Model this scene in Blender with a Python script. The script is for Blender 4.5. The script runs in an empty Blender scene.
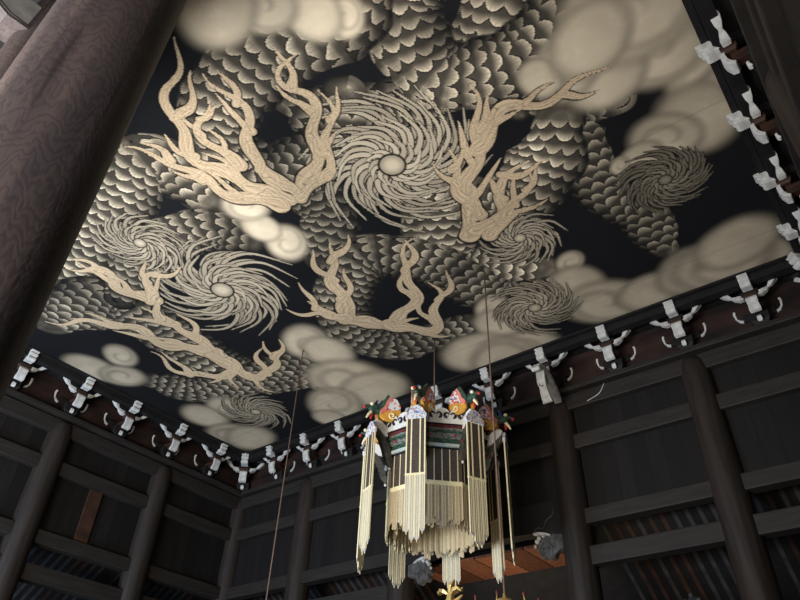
import bpy, bmesh, math, random
import numpy as np
from mathutils import Vector, Matrix, Euler
random.seed(7)
SC = bpy.context.scene
COL = SC.collection
PI = math.pi
EYE = 1.6                     # camera height; every z below is measured from the eye, lifted at the end

# ------------------------------------------------------------------ helpers
class MB:
    """collects shapes and links them as ONE mesh object"""
    def __init__(s): s.bm = bmesh.new()
    def _faces(s, fs, mi, smooth=False):
        for f in fs: f.material_index = mi; f.smooth = smooth
    def box(s, c, d, rot=None, mi=0, taper=1.0):
        vs = []
        for z in (-.5, .5):
            k = 1.0 if z > 0 else taper
            for x, y in ((-.5, -.5), (.5, -.5), (.5, .5), (-.5, .5)):
                v = Vector((x*d[0]*k, y*d[1]*k, z*d[2]))
                if rot is not None: v = rot @ v
                vs.append(s.bm.verts.new(v + Vector(c)))
        q = [(3,2,1,0),(4,5,6,7),(0,1,5,4),(1,2,6,5),(2,3,7,6),(3,0,4,7)]
        s._faces([s.bm.faces.new([vs[i] for i in f]) for f in q], mi); return s
    def rings(s, rs, mi=0, smooth=True, closed=True, caps=True):
        R = [[s.bm.verts.new(p) for p in r] for r in rs]
        n = len(R[0]); fs = []
        for a, b in zip(R[:-1], R[1:]):
            for i in range(n if closed else n-1):
                j = (i+1) % n
                fs.append(s.bm.faces.new((a[i], a[j], b[j], b[i])))
        s._faces(fs, mi, smooth)
        if caps and closed:
            s._faces([s.bm.faces.new(R[0][::-1]), s.bm.faces.new(R[-1])], mi)
        return s
    def lathe(s, prof, n=24, c=(0,0,0), mi=0, smooth=True, a0=0.0, caps=True):
        c = Vector(c)
        return s.rings([[c+Vector((r*math.cos(a0+2*PI*i/n), r*math.sin(a0+2*PI*i/n), z)) for i in range(n)] for r, z in prof], mi, smooth, True, caps)
    def tube(s, pts, rad, n=8, mi=0):
        pts = [Vector(p) for p in pts]; rs = []
        if not hasattr(rad, '__len__'): rad = [rad]*len(pts)
        for i, p in enumerate(pts):
            t = (pts[min(i+1, len(pts)-1)]-pts[max(i-1, 0)]).normalized()
            u = t.orthogonal().normalized() if i == 0 else (u - t*u.dot(t)).normalized()
            w = t.cross(u)
            rs.append([p+(u*math.cos(2*PI*k/n)+w*math.sin(2*PI*k/n))*rad[i] for k in range(n)])
        return s.rings(rs, mi)
    def loft(s, pts, ws, hs, side, mi=0, smooth=False):
        """rectangular section swept along pts; side = direction of the width"""
        pts = [Vector(p) for p in pts]; side = Vector(side).normalized(); rs = []
        if not hasattr(ws, '__len__'): ws = [ws]*len(pts)
        if not hasattr(hs, '__len__'): hs = [hs]*len(pts)
        for i, p in enumerate(pts):
            t = (pts[min(i+1, len(pts)-1)]-pts[max(i-1, 0)]).normalized()
            up = t.cross(side).normalized()
            rs.append([p+side*a*ws[i]/2+up*b*hs[i]/2 for a, b in ((-1,-1),(1,-1),(1,1),(-1,1))])
        return s.rings(rs, mi, smooth)
    def prism(s, poly, o, ux, uy, th, mi=0):
        """polygon poly in plane (o, ux, uy) with thickness th centred on it"""
        o, ux, uy = Vector(o), Vector(ux), Vector(uy); nn = ux.cross(uy).normalized()
        a = [o+ux*x+uy*y-nn*th/2 for x, y in poly]; b = [p+nn*th for p in a]
        return s.rings([a, b], mi, False)
    def xf(s, M):
        s.bm.transform(M); return s
    def build(s, name, mat, parent=None, loc=None, bevel=0):
        bmesh.ops.recalc_face_normals(s.bm, faces=s.bm.faces)
        me = bpy.data.meshes.new(name); s.bm.to_mesh(me); s.bm.free()
        for m in (mat if isinstance(mat, (list, tuple)) else [mat]): me.materials.append(m)
        o = bpy.data.objects.new(name, me); COL.objects.link(o)
        if parent: o.parent = parent
        if loc: o.location = loc
        if bevel:
            b = o.modifiers.new('bevel', 'BEVEL'); b.width = bevel; b.segments = 2; b.limit_method = 'ANGLE'
        return o

def tag(o, label=None, cat=None, group=None, kind=None):
    if label: o['label'] = label
    if cat: o['category'] = cat
    if group: o['group'] = group
    if kind: o['kind'] = kind
    return o
def thing(name, loc=(0,0,0), rz=0.0, label=None, cat=None, group=None):
    o = bpy.data.objects.new(name, None); COL.objects.link(o)
    o.location = loc; o.rotation_euler = (0, 0, rz); o.empty_display_size = .1
    return tag(o, label, cat, group)
def copy_tree(o, parent=None):
    c = o.copy(); COL.objects.link(c)
    if parent: c.parent = parent
    for ch in list(o.children): copy_tree(ch, c)
    return c
def catmull(pts, n=8):
    P = [Vector(p) for p in pts]; P = [P[0]*2-P[1]]+P+[P[-1]*2-P[-2]]; out = []
    for i in range(1, len(P)-2):
        for k in range(n):
            t = k/n; a, b, c, d = P[i-1:i+3]
            out.append(.5*((2*b)+(c-a)*t+(2*a-5*b+4*c-d)*t*t+(3*b-a-3*c+d)*t**3))
    return out+[P[-2]]

# ------------------------------------------------------------------ materials
def mat(name, col, rough=.7, var=.25, scale=6.0, stretch=(1,1,1), metal=0.0, bump=0.0, col2=None, spec=.3):
    m = bpy.data.materials.new(name); m.use_nodes = True
    N, L = m.node_tree.nodes, m.node_tree.links
    b = N['Principled BSDF']; b.inputs['Roughness'].default_value = rough; b.inputs['Metallic'].default_value = metal
    b.inputs['Specular IOR Level'].default_value = spec
    tc = N.new('ShaderNodeTexCoord'); mp = N.new('ShaderNodeMapping'); mp.inputs['Scale'].default_value = stretch
    nz = N.new('ShaderNodeTexNoise'); nz.inputs['Scale'].default_value = scale; nz.inputs['Detail'].default_value = 6
    cr = N.new('ShaderNodeValToRGB')
    c2 = col2 or tuple(c*(1-var) for c in col)
    cr.color_ramp.elements[0].color = (*c2, 1); cr.color_ramp.elements[1].color = (*[c*(1+var*.5) for c in col], 1)
    cr.color_ramp.elements[0].position = .32; cr.color_ramp.elements[1].position = .68
    L.new(tc.outputs['Object'], mp.inputs['Vector']); L.new(mp.outputs['Vector'], nz.inputs['Vector'])
    L.new(nz.outputs['Fac'], cr.inputs['Fac']); L.new(cr.outputs['Color'], b.inputs['Base Color'])
    if bump:
        bp = N.new('ShaderNodeBump'); bp.inputs['Strength'].default_value = bump; bp.inputs['Distance'].default_value = .02
        L.new(nz.outputs['Fac'], bp.inputs['Height']); L.new(bp.outputs['Normal'], b.inputs['Normal'])
    return m
def planks(name, col, axis, width, rough=.75):
    """boards side by side along one axis, each of its own tone, with a dark joint"""
    m = mat(name, col, rough, .35, 3.0, (4,4,.5) if axis != 2 else (.5,.5,4), bump=.2)
    N, L = m.node_tree.nodes, m.node_tree.links; b = N['Principled BSDF']
    src = b.inputs['Base Color'].links[0].from_socket
    geo = N.new('ShaderNodeNewGeometry'); sp = N.new('ShaderNodeSeparateXYZ'); L.new(geo.outputs['Position'], sp.inputs[0])
    dv = N.new('ShaderNodeMath'); dv.operation = 'DIVIDE'; dv.inputs[1].default_value = width; L.new(sp.outputs[axis], dv.inputs[0])
    fl = N.new('ShaderNodeMath'); fl.operation = 'FLOOR'; L.new(dv.outputs[0], fl.inputs[0])
    wn = N.new('ShaderNodeTexWhiteNoise'); wn.noise_dimensions = '1D'; L.new(fl.outputs[0], wn.inputs['W'])
    fr = N.new('ShaderNodeMath'); fr.operation = 'FRACT'; L.new(dv.outputs[0], fr.inputs[0])
    jt = N.new('ShaderNodeMath'); jt.operation = 'GREATER_THAN'; jt.inputs[1].default_value = .05; L.new(fr.outputs[0], jt.inputs[0])
    mr = N.new('ShaderNodeMapRange'); mr.inputs['To Min'].default_value = .45; mr.inputs['To Max'].default_value = 1.5; L.new(wn.outputs['Value'], mr.inputs['Value'])
    mu = N.new('ShaderNodeMath'); mu.operation = 'MULTIPLY'; L.new(mr.outputs[0], mu.inputs[0]); L.new(jt.outputs[0], mu.inputs[1])
    mx = N.new('ShaderNodeVectorMath'); mx.operation = 'SCALE'; L.new(src, mx.inputs[0]); L.new(mu.outputs[0], mx.inputs['Scale'])
    L.new(mx.outputs[0], b.inputs['Base Color'])
    return m
def grain_wood(name, c1, c2, rough=.55):
    """old round post: wavy figure and long vertical checks"""
    m = bpy.data.materials.new(name); m.use_nodes = True
    N, L = m.node_tree.nodes, m.node_tree.links; b = N['Principled BSDF']; b.inputs['Roughness'].default_value = rough
    b.inputs['Specular IOR Level'].default_value = .35
    tc = N.new('ShaderNodeTexCoord'); mp = N.new('ShaderNodeMapping'); mp.inputs['Scale'].default_value = (1.6,1.6,.55)
    L.new(tc.outputs['Object'], mp.inputs[0])
    wv = N.new('ShaderNodeTexWave'); wv.wave_type = 'BANDS'; wv.bands_direction = 'Z'
    for k, v in (('Scale', 6), ('Distortion', 24), ('Detail', 3), ('Detail Scale', .7), ('Detail Roughness', .6)): wv.inputs[k].default_value = v
    L.new(mp.outputs[0], wv.inputs['Vector'])
    nz = N.new('ShaderNodeTexNoise'); nz.inputs['Scale'].default_value = 2.2; nz.inputs['Detail'].default_value = 8; L.new(mp.outputs[0], nz.inputs['Vector'])
    mp2 = N.new('ShaderNodeMapping'); mp2.inputs['Scale'].default_value = (9,9,.30); L.new(tc.outputs['Object'], mp2.inputs[0])
    ck = N.new('ShaderNodeTexNoise'); ck.inputs['Scale'].default_value = 1.6; ck.inputs['Detail'].default_value = 3; L.new(mp2.outputs[0], ck.inputs['Vector'])
    ckr = N.new('ShaderNodeValToRGB'); ckr.color_ramp.elements[0].position = .30; ckr.color_ramp.elements[1].position = .40; L.new(ck.outputs['Fac'], ckr.inputs[0])
    r1 = N.new('ShaderNodeValToRGB'); r1.color_ramp.elements[0].color = (*c2,1); r1.color_ramp.elements[1].color = (*c1,1)
    r1.color_ramp.elements[0].position = .0; r1.color_ramp.elements[1].position = .55; L.new(wv.outputs['Fac'], r1.inputs[0])
    r2 = N.new('ShaderNodeValToRGB'); r2.color_ramp.elements[0].color = (.55,.55,.6,1); r2.color_ramp.elements[1].color = (1.25,1.15,1.1,1)
    mp3 = N.new('ShaderNodeMapping'); mp3.inputs['Scale'].default_value = (2.2,2.2,.25); L.new(tc.outputs['Object'], mp3.inputs[0]); L.new(mp3.outputs[0], nz.inputs['Vector'])
    r2.color_ramp.elements[0].position = .35; r2.color_ramp.elements[1].position = .7; L.new(nz.outputs['Fac'], r2.inputs[0])
    m1 = N.new('ShaderNodeMix'); m1.data_type = 'RGBA'; m1.blend_type = 'MULTIPLY'; m1.inputs['Factor'].default_value = 1
    L.new(r1.outputs[0], m1.inputs['A']); L.new(r2.outputs[0], m1.inputs['B'])
    m2 = N.new('ShaderNodeMix'); m2.data_type = 'RGBA'; m2.blend_type = 'MULTIPLY'; m2.inputs['Factor'].default_value = .45
    L.new(m1.outputs['Result'], m2.inputs['A']); L.new(ckr.outputs[0], m2.inputs['B'])
    L.new(m2.outputs['Result'], b.inputs['Base Color'])
    bp = N.new('ShaderNodeBump'); bp.inputs['Strength'].default_value = .10; bp.inputs['Distance'].default_value = .01
    L.new(wv.outputs['Fac'], bp.inputs['Height']); L.new(bp.outputs['Normal'], b.inputs['Normal'])
    return m

M = {}
M['post'] = grain_wood('post_wood', (.096,.081,.080), (.074,.062,.062))
M['column'] = mat('column_wood', (.022,.0160,.0132), .6, .45, 2.0, (6,6,.5), bump=.25)
M['beam'] = mat('beam_wood', (.0200,.0166,.0146), .65, .35, 2.5, (.6,.6,5), bump=.2)
M['dark'] = mat('dark_wood', (.0085,.0075,.0078), .7, .4, 4, bump=.2)
M['red'] = mat('red_brown_wood', (.046,.021,.012), .6, .55, 1.6, (1,1,3), bump=.15)
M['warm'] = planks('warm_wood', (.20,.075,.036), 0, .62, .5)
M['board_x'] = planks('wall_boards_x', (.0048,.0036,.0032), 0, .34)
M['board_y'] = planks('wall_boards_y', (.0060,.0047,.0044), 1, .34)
M['frieze'] = mat('frieze_boards', (.021,.0095,.007), .7, .8, 1.3, (1,1,2.5), bump=.15)
M['rafter'] = mat('rafter_wood', (.036,.034,.034), .7, .5, 3)
M['rafter_red'] = mat('rafter_red_wood', (.040,.019,.013), .7, .5, 3)
M['white'] = mat('white_paint', (.52,.52,.50), .8, .16, 9, bump=.03, col2=(.36,.35,.33))
M['grey_carving'] = mat('weathered_carving', (.075,.073,.070), .8, .6, 9, bump=.4)
M['stone'] = mat('dark_stone_floor', (.09,.088,.085), .6, .3, 2)
M['cord'] = mat('cord_fibre', (.17,.11,.085), .8, .3, 40)
M['pale_carving'] = mat('pale_carved_wood', (.17,.165,.155), .7, .35, 6, bump=.2)
M['gold'] = mat('gilding', (.90,.66,.26), .35, .2, 12, metal=.65, bump=.1)
M['iron'] = mat('dark_iron', (.03,.03,.032), .5, .3, 10, metal=.6)
# lantern
M['bead'] = mat('bead_strands', (.56,.53,.47), .55, .30, 60, (1,1,2.2), bump=.3, col2=(.34,.32,.28))
M['bead_edge'] = mat('gold_cream_cord', (.90,.80,.50), .5, .1, 40)
M['fringe'] = mat('fringe_strands', (.58,.49,.34), .55, .35, 55, (1,1,2), bump=.3, col2=(.34,.27,.17))
M['gauze'] = mat('dark_gauze', (.085,.064,.052), .8, .35, 25, (1,1,1.5), bump=.1)
M['lwhite'] = mat('lantern_white', (.72,.71,.68), .6, .1, 14)
M['lblack'] = mat('lantern_black', (.014,.016,.022), .5, .2, 10)
M['lgreen'] = mat('lantern_green', (.05,.10,.06), .5, .5, 16, col2=(.012,.03,.03))
M['lteal'] = mat('lantern_band_green', (.20,.21,.19), .6, .9, 22, (1,1,1.5), col2=(.02,.035,.035))
M['brace'] = mat('corner_brace_wood', (.07,.055,.045), .6, .8, 14, col2=(.015,.03,.025))
M['lred'] = mat('lantern_red', (.55,.035,.03), .45, .2, 10)
M['lmaroon'] = mat('lantern_maroon', (.15,.028,.03), .55, .4, 18)
M['lorange'] = mat('lantern_orange', (.66,.33,.055), .5, .2, 10)
M['lblue'] = mat('lantern_blue', (.035,.075,.32), .5, .2, 10)
M['lpink'] = mat('lantern_pink', (.66,.22,.18), .5, .2, 10)
M['lpale'] = mat('lantern_pale_teal', (.50,.58,.56), .55, .2, 10)
def voro(name, base, spots, scale, th=.5):
    m = bpy.data.materials.new(name); m.use_nodes = True; N, L = m.node_tree.nodes, m.node_tree.links; b = N['Principled BSDF']; b.inputs['Roughness'].default_value = .6
    tc = N.new('ShaderNodeTexCoord'); v = N.new('ShaderNodeTexVoronoi'); v.inputs['Scale'].default_value = scale; L.new(tc.outputs['Object'], v.inputs['Vector'])
    r = N.new('ShaderNodeValToRGB'); r.color_ramp.interpolation = 'CONSTANT'
    r.color_ramp.elements[0].color = (*base,1); r.color_ramp.elements[1].position = th; r.color_ramp.elements[1].color = (*spots[0],1)
    for i, c in enumerate(spots[1:]):
        e = r.color_ramp.elements.new(th+.12*(i+1)); e.color = (*c,1)
    sp = N.new('ShaderNodeSeparateColor'); L.new(v.outputs['Color'], sp.inputs[0]); L.new(sp.outputs[0], r.inputs[0]); L.new(r.outputs[0], b.inputs['Base Color']); return m
M['cap'] = voro('cap_pattern', (.70,.70,.68), [(.10,.17,.45),(.60,.25,.20),(.30,.40,.55)], 34, .62)
M['feather'] = voro('feather_pattern', (.70,.68,.64), [(.06,.09,.38),(.60,.10,.08)], 22, .62)
BANDS=[(0.49, 0.6, [(-1.24, 3.67), (-1.84, 4.18), (-2.51, 4.69), (-3.39, 4.98)]),
(0.52, 0.42, [(-5.4, 3.73), (-5.05, 4.41), (-4.09, 4.88), (-3.8, 5.86)]),
(0.58, 0.4, [(-6.66, 4.04), (-6.5, 4.84), (-6.58, 5.98), (-7.59, 6.8)]),
(0.4, 0.42, [(-1.56, 6.77), (-1.94, 6.15), (-2.57, 6.03)]),
(0.63, 0.6, [(-2.23, 3.08), (-3.11, 3.6), (-3.24, 4.77), (-2.14, 5.26), (-0.95, 4.93), (-0.08, 4.68)]),
(0.67, 0.55, [(-2.82, 2.8), (-4.1, 3.24), (-5.27, 3.01), (-6.74, 3.35), (-7.09, 4.55), (-5.55, 4.84), (-4.64, 4.18)]),
(0.71, 0.62, [(-8.2, 4.34), (-8.34, 3.23), (-10.02, 3.51), (-11.83, 3.85), (-13.78, 4.01)]),
(0.46, 0.45, [(-1.9, 10.48), (-1.93, 9.31), (-2.26, 8.32), (-1.96, 6.71), (-1.24, 6.78)]),
(0.72, 0.85, [(-2.15, 6.57), (-2.78, 7.25), (-4.0, 7.82), (-4.69, 6.87), (-5.4, 8.42), (-4.11, 9.56)]),
(0.66, 0.45, [(-4.03, 10.27), (-5.29, 9.99), (-5.86, 8.2), (-6.96, 7.31), (-8.5, 8.61), (-8.18, 10.03), (-6.24, 10.28)]),
(0.86, 0.5, [(-14.18, 4.73), (-12.29, 5.06), (-12.28, 6.68), (-12.24, 8.66), (-10.75, 10.14)]),
(0.68, 0.4, [(-14.38, 7.65), (-13.69, 8.73), (-12.21, 9.14), (-9.88, 9.21)]),
(0.62, 0.5, [(-8.31, 5.56), (-8.86, 4.89), (-10.02, 4.7), (-12.1, 5.19)])]
CLOUDS=[(1.05, [(-3.8, 3.23, 0.32), (-4.14, 2.87, 0.49), (-4.63, 2.4, 0.49), (-5.17, 2.03, 0.64)]),
(1.08, [(-7.79, 6.04, 0.49), (-7.87, 5.47, 0.4), (-7.69, 4.89, 0.43)]),
(0.7, [(0.02, 6.27, 0.59), (-0.11, 7.07, 0.55), (-0.49, 6.28, 0.71), (-1.25, 6.29, 0.58), (-1.67, 5.77, 0.54), (-2.05, 5.71, 0.35), (-0.55, 5.52, 0.89), (-1.18, 5.58, 0.6)]),
(0.62, [(0.04, 7.62, 0.61), (-0.36, 7.83, 0.71), (-0.9, 7.92, 0.56), (-1.42, 8.05, 0.35), (-1.76, 8.01, 0.19)]),
(0.66, [(-3.54, 9.74, 0.32), (-3.73, 10.49, 0.64), (-3.51, 11.33, 0.84), (-2.61, 11.55, 0.65), (-1.73, 11.4, 0.72), (-0.4, 11.76, 0.55), (-1.16, 11.58, 0.92), (-0.77, 11.09, 0.77)]),
(0.8, [(-5.58, 10.13, 0.43), (-5.79, 10.74, 0.6), (-5.66, 11.88, 0.77), (-6.73, 11.39, 0.86), (-6.38, 12.05, 0.95)]),
(0.78, [(-9.83, 8.73, 0.65), (-9.68, 9.34, 0.67), (-10.12, 10.47, 0.99), (-9.92, 11.31, 0.96), (-11.21, 11.31, 0.85), (-11.84, 11.81, 0.47)]),
(0.6, [(-14.05, 6.52, 0.47), (-15.14, 6.44, 0.65), (-14.82, 7.11, 0.58)]),
(0.66, [(-13.88, 9.75, 0.6), (-14.7, 9.73, 0.66), (-14.89, 10.9, 0.71), (-14.64, 11.38, 0.81)])]
FLAMES=[(0.24, [(-6.68, 5.28), (-5.72, 4.72), (-5.21, 3.99), (-5.21, 3.43), (-4.79, 3.16)]),
(0.25, [(-6.67, 5.14), (-6.83, 4.32), (-6.27, 3.69), (-6.13, 3.09), (-6.09, 2.61)]),
(0.28, [(-6.92, 5.26), (-7.38, 4.34), (-7.5, 3.43), (-6.95, 2.6), (-5.98, 2.04)]),
(0.25, [(-7.16, 5.25), (-7.78, 4.34), (-7.96, 3.37), (-8.41, 2.77)]),
(0.19, [(-6.73, 5.34), (-5.92, 5.12), (-5.14, 4.39), (-4.89, 3.88)]),
(0.18, [(-7.05, 4.16), (-7.03, 3.26), (-6.46, 2.96)]),
(0.28, [(-4.74, 7.94), (-4.0, 6.79), (-3.29, 5.98), (-2.99, 5.16)]),
(0.21, [(-3.53, 6.31), (-2.78, 5.92), (-1.94, 6.15), (-1.12, 6.06)]),
(0.28, [(-4.59, 7.89), (-3.87, 7.77), (-3.51, 6.99), (-2.99, 7.1)]),
(0.22, [(-4.3, 7.61), (-4.21, 6.63), (-3.88, 6.05)]),
(0.23, [(-4.43, 8.17), (-3.52, 7.71), (-3.09, 7.22)]),
(0.33, [(-8.5, 8.61), (-7.62, 9.32), (-6.58, 8.67), (-6.3, 7.78), (-5.68, 7.44)]),
(0.33, [(-8.36, 8.62), (-7.92, 7.72), (-7.46, 6.96), (-7.03, 6.62)]),
(0.3, [(-7.78, 9.34), (-7.15, 10.02), (-6.38, 9.23), (-6.17, 8.64)]),
(0.27, [(-8.45, 8.55), (-8.76, 8.07), (-8.77, 7.63)]),
(0.35, [(-11.95, 7.77), (-12.62, 6.94), (-12.92, 5.75), (-14.26, 4.67)]),
(0.36, [(-12.09, 8.2), (-11.82, 6.76), (-11.92, 6.12), (-11.83, 5.65)]),
(0.35, [(-12.16, 7.94), (-11.92, 9.22), (-10.95, 8.78), (-10.69, 8.13)]),
(0.32, [(-12.16, 7.78), (-12.06, 8.67), (-13.31, 8.09), (-13.28, 6.85)]),
(0.27, [(-11.46, 5.65), (-11.74, 4.94), (-11.57, 4.34), (-12.11, 3.89)]),
(0.24, [(-11.61, 5.63), (-10.97, 5.16), (-10.53, 5.08)])]
WHORLS=[(-4.9, 5.72, 0.91, 1.0),
(-9.97, 6.28, 0.96, 0.9),
(-4.01, 8.57, 0.47, 0.8),
(-10.18, 4.34, 0.51, 0.9),
(-13.33, 10.39, 0.6, 0.7),
(-1.26, 8.76, 0.45, 0.35),
(-4.82, 10.66, 0.57, 0.7)]
# ------------------------------------------------------------------ the ceiling painting: pigments on one board surface
def paint_ceiling():
    x0, x1, y0, y1, st = -15.47, .07, .60, 11.97, .016
    nx, ny = int((x1-x0)/st)+1, int((y1-y0)/st)+1
    X = np.linspace(x0, x1, nx); Y = np.linspace(y0, y1, ny)
    GX, GY = np.meshgrid(X, Y)
    rng = np.random.RandomState(3)
    def vnoise(s, seed):
        r = np.random.RandomState(seed); n = int(20/s)+3; g = r.rand(n, n)
        u = (GX-x0)/s; v = (GY-y0)/s; i = u.astype(int); j = v.astype(int); fu = u-i; fv = v-j
        fu = fu*fu*(3-2*fu); fv = fv*fv*(3-2*fv)
        return (g[j,i]*(1-fu)+g[j,i+1]*fu)*(1-fv)+(g[j+1,i]*(1-fu)+g[j+1,i+1]*fu)*fv
    ss = lambda a, b, t: (lambda q: q*q*(3-2*q))(np.clip((t-a)/(b-a), 0, 1))
    N1, N2, N3 = vnoise(.9, 1), vnoise(.25, 2), vnoise(.07, 5)
    CREAM = np.array((.66,.56,.41)); INK = np.array((.0062,.0066,.0080)); TAN = np.array((.66,.505,.33))
    img = np.ones((ny, nx, 3))*INK*(.8+.5*N1[..., None])
    def over(sl, colr, a):
        img[sl] = img[sl]*(1-a[..., None])+colr*a[..., None]
    def window(cx, cy, r):
        i0, i1 = max(0, int((cx-r-x0)/st)), min(nx, int((cx+r-x0)/st)+2); j0, j1 = max(0, int((cy-r-y0)/st)), min(ny, int((cy+r-y0)/st)+2)
        return (slice(j0, j1), slice(i0, i1)) if i1 > i0 and j1 > j0 else None
    def stroke(pts, w, wig=0.0):
        """nearest point fields along a smooth path: distance, signed offset, run, fraction, in a window"""
        P = np.array([tuple(p)[:2] for p in catmull([(a, b, 0) for a, b in pts], 14)])
        if wig:
            t = np.gradient(P, axis=0); t /= np.hypot(*t.T)[:, None]+1e-9; g = np.linspace(0, 1, len(P))
            q = np.concatenate([[0], np.cumsum(np.hypot(*np.diff(P, axis=0).T))])
            P = P+np.stack([-t[:,1], t[:,0]], 1)*(wig*np.sin(q*5.2+P[0,0]*7)*np.minimum(1, g*3))[:, None]
        seg = np.diff(P, axis=0); ln = np.hypot(*seg.T); S = np.concatenate([[0], np.cumsum(ln)]); T = S[-1]
        mr = w*1.35
        i0 = max(0, int((P[:,0].min()-mr-x0)/st)); i1 = min(nx, int((P[:,0].max()+mr-x0)/st)+2); j0 = max(0, int((P[:,1].min()-mr-y0)/st)); j1 = min(ny, int((P[:,1].max()+mr-y0)/st)+2)
        if i1-i0 < 2 or j1-j0 < 2: return None
        W = (slice(j0, j1), slice(i0, i1)); gx, gy = GX[W], GY[W]
        D = np.full(gx.shape, 1e9); DS = np.zeros(gx.shape); SS = np.zeros(gx.shape)
        for k in range(len(seg)):
            if ln[k] < 1e-6: continue
            r = mr+ln[k]
            a0 = max(0, int((P[k,0]-r-x0)/st)-i0); a1 = min(i1-i0, int((P[k,0]+r-x0)/st)+2-i0); b0 = max(0, int((P[k,1]-r-y0)/st)-j0); b1 = min(j1-j0, int((P[k,1]+r-y0)/st)+2-j0)
            if a1 <= a0 or b1 <= b0: continue
            sl = (slice(b0, b1), slice(a0, a1))
            dx, dy = gx[sl]-P[k,0], gy[sl]-P[k,1]; tx, ty = seg[k]/ln[k]
            a = np.clip(dx*tx+dy*ty, 0, ln[k]); d = np.hypot(dx-a*tx, dy-a*ty)
            m = d < D[sl]; D[sl] = np.where(m, d, D[sl]); DS[sl] = np.where(m, np.where(tx*dy-ty*dx > 0, d, -d), DS[sl]); SS[sl] = np.where(m, S[k]+a, SS[sl])
        return W, D, DS, SS, SS/T
    def band(w, br, pts):
        r_ = stroke(pts, w)
        if r_ is None: return
        W, D, d, s, u = r_; n1, n2, n3 = N1[W], N2[W], N3[W]
        ww = w*np.clip(np.minimum(u/.10, (1-u)/.16), .35, 1)**.5
        wob = ww*(1+.04*np.sin(s*9))
        L, Wd = .20+.06*w, .24+.10*w
        a = s/L+(n2-.5)*.30; b = np.arcsin(np.clip(d/wob, -1, 1))*wob/Wd*1.05+(N2[W][::-1]-.5)*.22
        val = np.zeros_like(a); done = np.zeros(a.shape, bool); ident = np.zeros_like(a)
        fa = np.floor(a)
        for k in range(-1, 2):                                   # rows overlap like roof tiles
            row = fa+k; off = np.mod(row, 2)*.5
            kb = np.round(b-off)+off; da, db = a-row, b-kb
            idn = np.mod(np.sin(row*12.9+kb*78.2)*43.7, 1.0)
            r = np.hypot(da*.74, db*(1.0+.35*np.clip(da, 0, 1)))+(n3-.5)*.05
            hit = (~done) & (r < .60) & (da > -.9)
            g = ss(-.15, .72, da+.25*np.abs(db))                 # ink at the root, bare cream towards the tip
            hair = .5+.5*np.sin(np.arctan2(db, da+.5)*26+idn*6)
            sh = .10+.84*g**1.15*(.80+.35*hair*g)+.30*ss(.40, .50, r)*(da > .1)*(.4+.6*idn)
            sh = np.where(r > .53, .02, sh)                      # ink outline of the scale
            val = np.where(hit, sh, val); ident = np.where(hit, idn, ident); done |= hit
        val = np.where(done, val*(.72+.45*ident), .02)
        lo = np.clip(1-.80*np.abs(d/wob-.18)**2.4, .08, 1)*(.50+.75*n1)
        over(W, CREAM*(val*br*lo)[..., None]*1.55+INK*.6, np.where(D < wob, ss(1.0, .93, D/wob), 0))
    def flame(w, pts, col=TAN, br=.95, taper=.75, lines=True, mode=2, wig=0.0):
        r_ = stroke(pts, w*1.3, wig)
        if r_ is None: return
        W, D, d, s, u = r_
        ww = w*(np.clip(1-u, 0.02, 1)**taper)*((1+.26*np.sin(s*7.5+w*40+pts[0][0]*5)*(1-u)) if lines else 1)+.006
        t = D/ww
        if mode in (0, 2): over(W, INK*.5, ss(1+.040/w, 1+.012/w, t)*(D < w*1.39))
        if mode == 0: return
        v = .72+.28*N1[W]+.10*np.sin(d/ww*9+N2[W]*6)*(1 if lines else 0)
        if lines:
            q = d/ww*1.5+.65*np.sin(s*6+N2[W]*5)+N2[W]*2.2
            ln = np.abs(np.mod(q, .7)-.35); v = v*(1-.50*ss(.085, .03, ln))
            v = v*(1-.45*ss(.84, .98, t))
        over(W, col*(v*br)[..., None], ss(1.0, .92, t))
    def cloud(kb, puffs):
        for n, (cx, cy, r) in enumerate(puffs):
            sl = window(cx, cy, r*1.5)
            if sl is None: continue
            dx, dy = GX[sl]-cx, GY[sl]-cy
            ang = np.arctan2(dy, dx); q = np.hypot(dx, dy)/r*(1+.10*np.sin(ang*2+n*1.7)+.14*(N1[sl]-.5))
            # soft wash: bright body, thin shadowed edge, a curl of thinned ink inside every second puff
            sh = .84-.46*ss(.60, 1.04, q)+.20*ss(1.0, .1, np.hypot(dx/r+.25, dy/r-.3))
            if n % 2 == 0:
                sp = np.mod(ang/(2*PI)+q*1.35+.3*n, 1.0); sh = sh*(1-.30*ss(.30, .0, np.minimum(sp, 1-sp))*ss(.95, .65, q)*ss(.08, .25, q))
            sh = sh*(.93+.14*N2[sl]*N1[sl])
            over(sl, CREAM*1.14*kb*sh[..., None], ss(1.16, .80, q))
    def whorl(cx, cy, r, br):
        """a bloom of long curling brush strokes, three rings deep"""
        rg = random.Random(int(cx*100)); tw = .9 if rg.random() < .5 else -.9
        for ring, (n, l0, l1, wd) in enumerate(((int(26+r*16), .55, 1.75, .042), (int(18+r*10), .30, 1.12, .050), (int(9+r*5), .05, .62, .055))):
            for k in range(n):
                a = 2*PI*(k+.5*ring)/n+rg.uniform(-.06, .06); l = r*l1*rg.uniform(.78, 1.1)
                pts = [(cx+math.cos(a+tw*f*f)*(r*l0+(l-r*l0)*f), cy+math.sin(a+tw*f*f)*(r*l0+(l-r*l0)*f)) for f in (0, .35, .7, 1)]
                flame(wd*(.6+.55*r), pts, CREAM, br*(.72+.12*ring)*rg.uniform(.8, 1.1), .65, False)
        sl = window(cx, cy, r*.4); 
        if sl is None: return
        dx, dy = GX[sl]-cx, GY[sl]-cy; q = np.hypot(dx, dy)/(r*.26)
        over(sl, INK*.4+0*dx[..., None], ss(1.15, 1.0, q)); over(sl, CREAM*(br*(1.0-.5*ss(.2, 1, q)))[..., None], ss(.95, .85, q))
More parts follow.
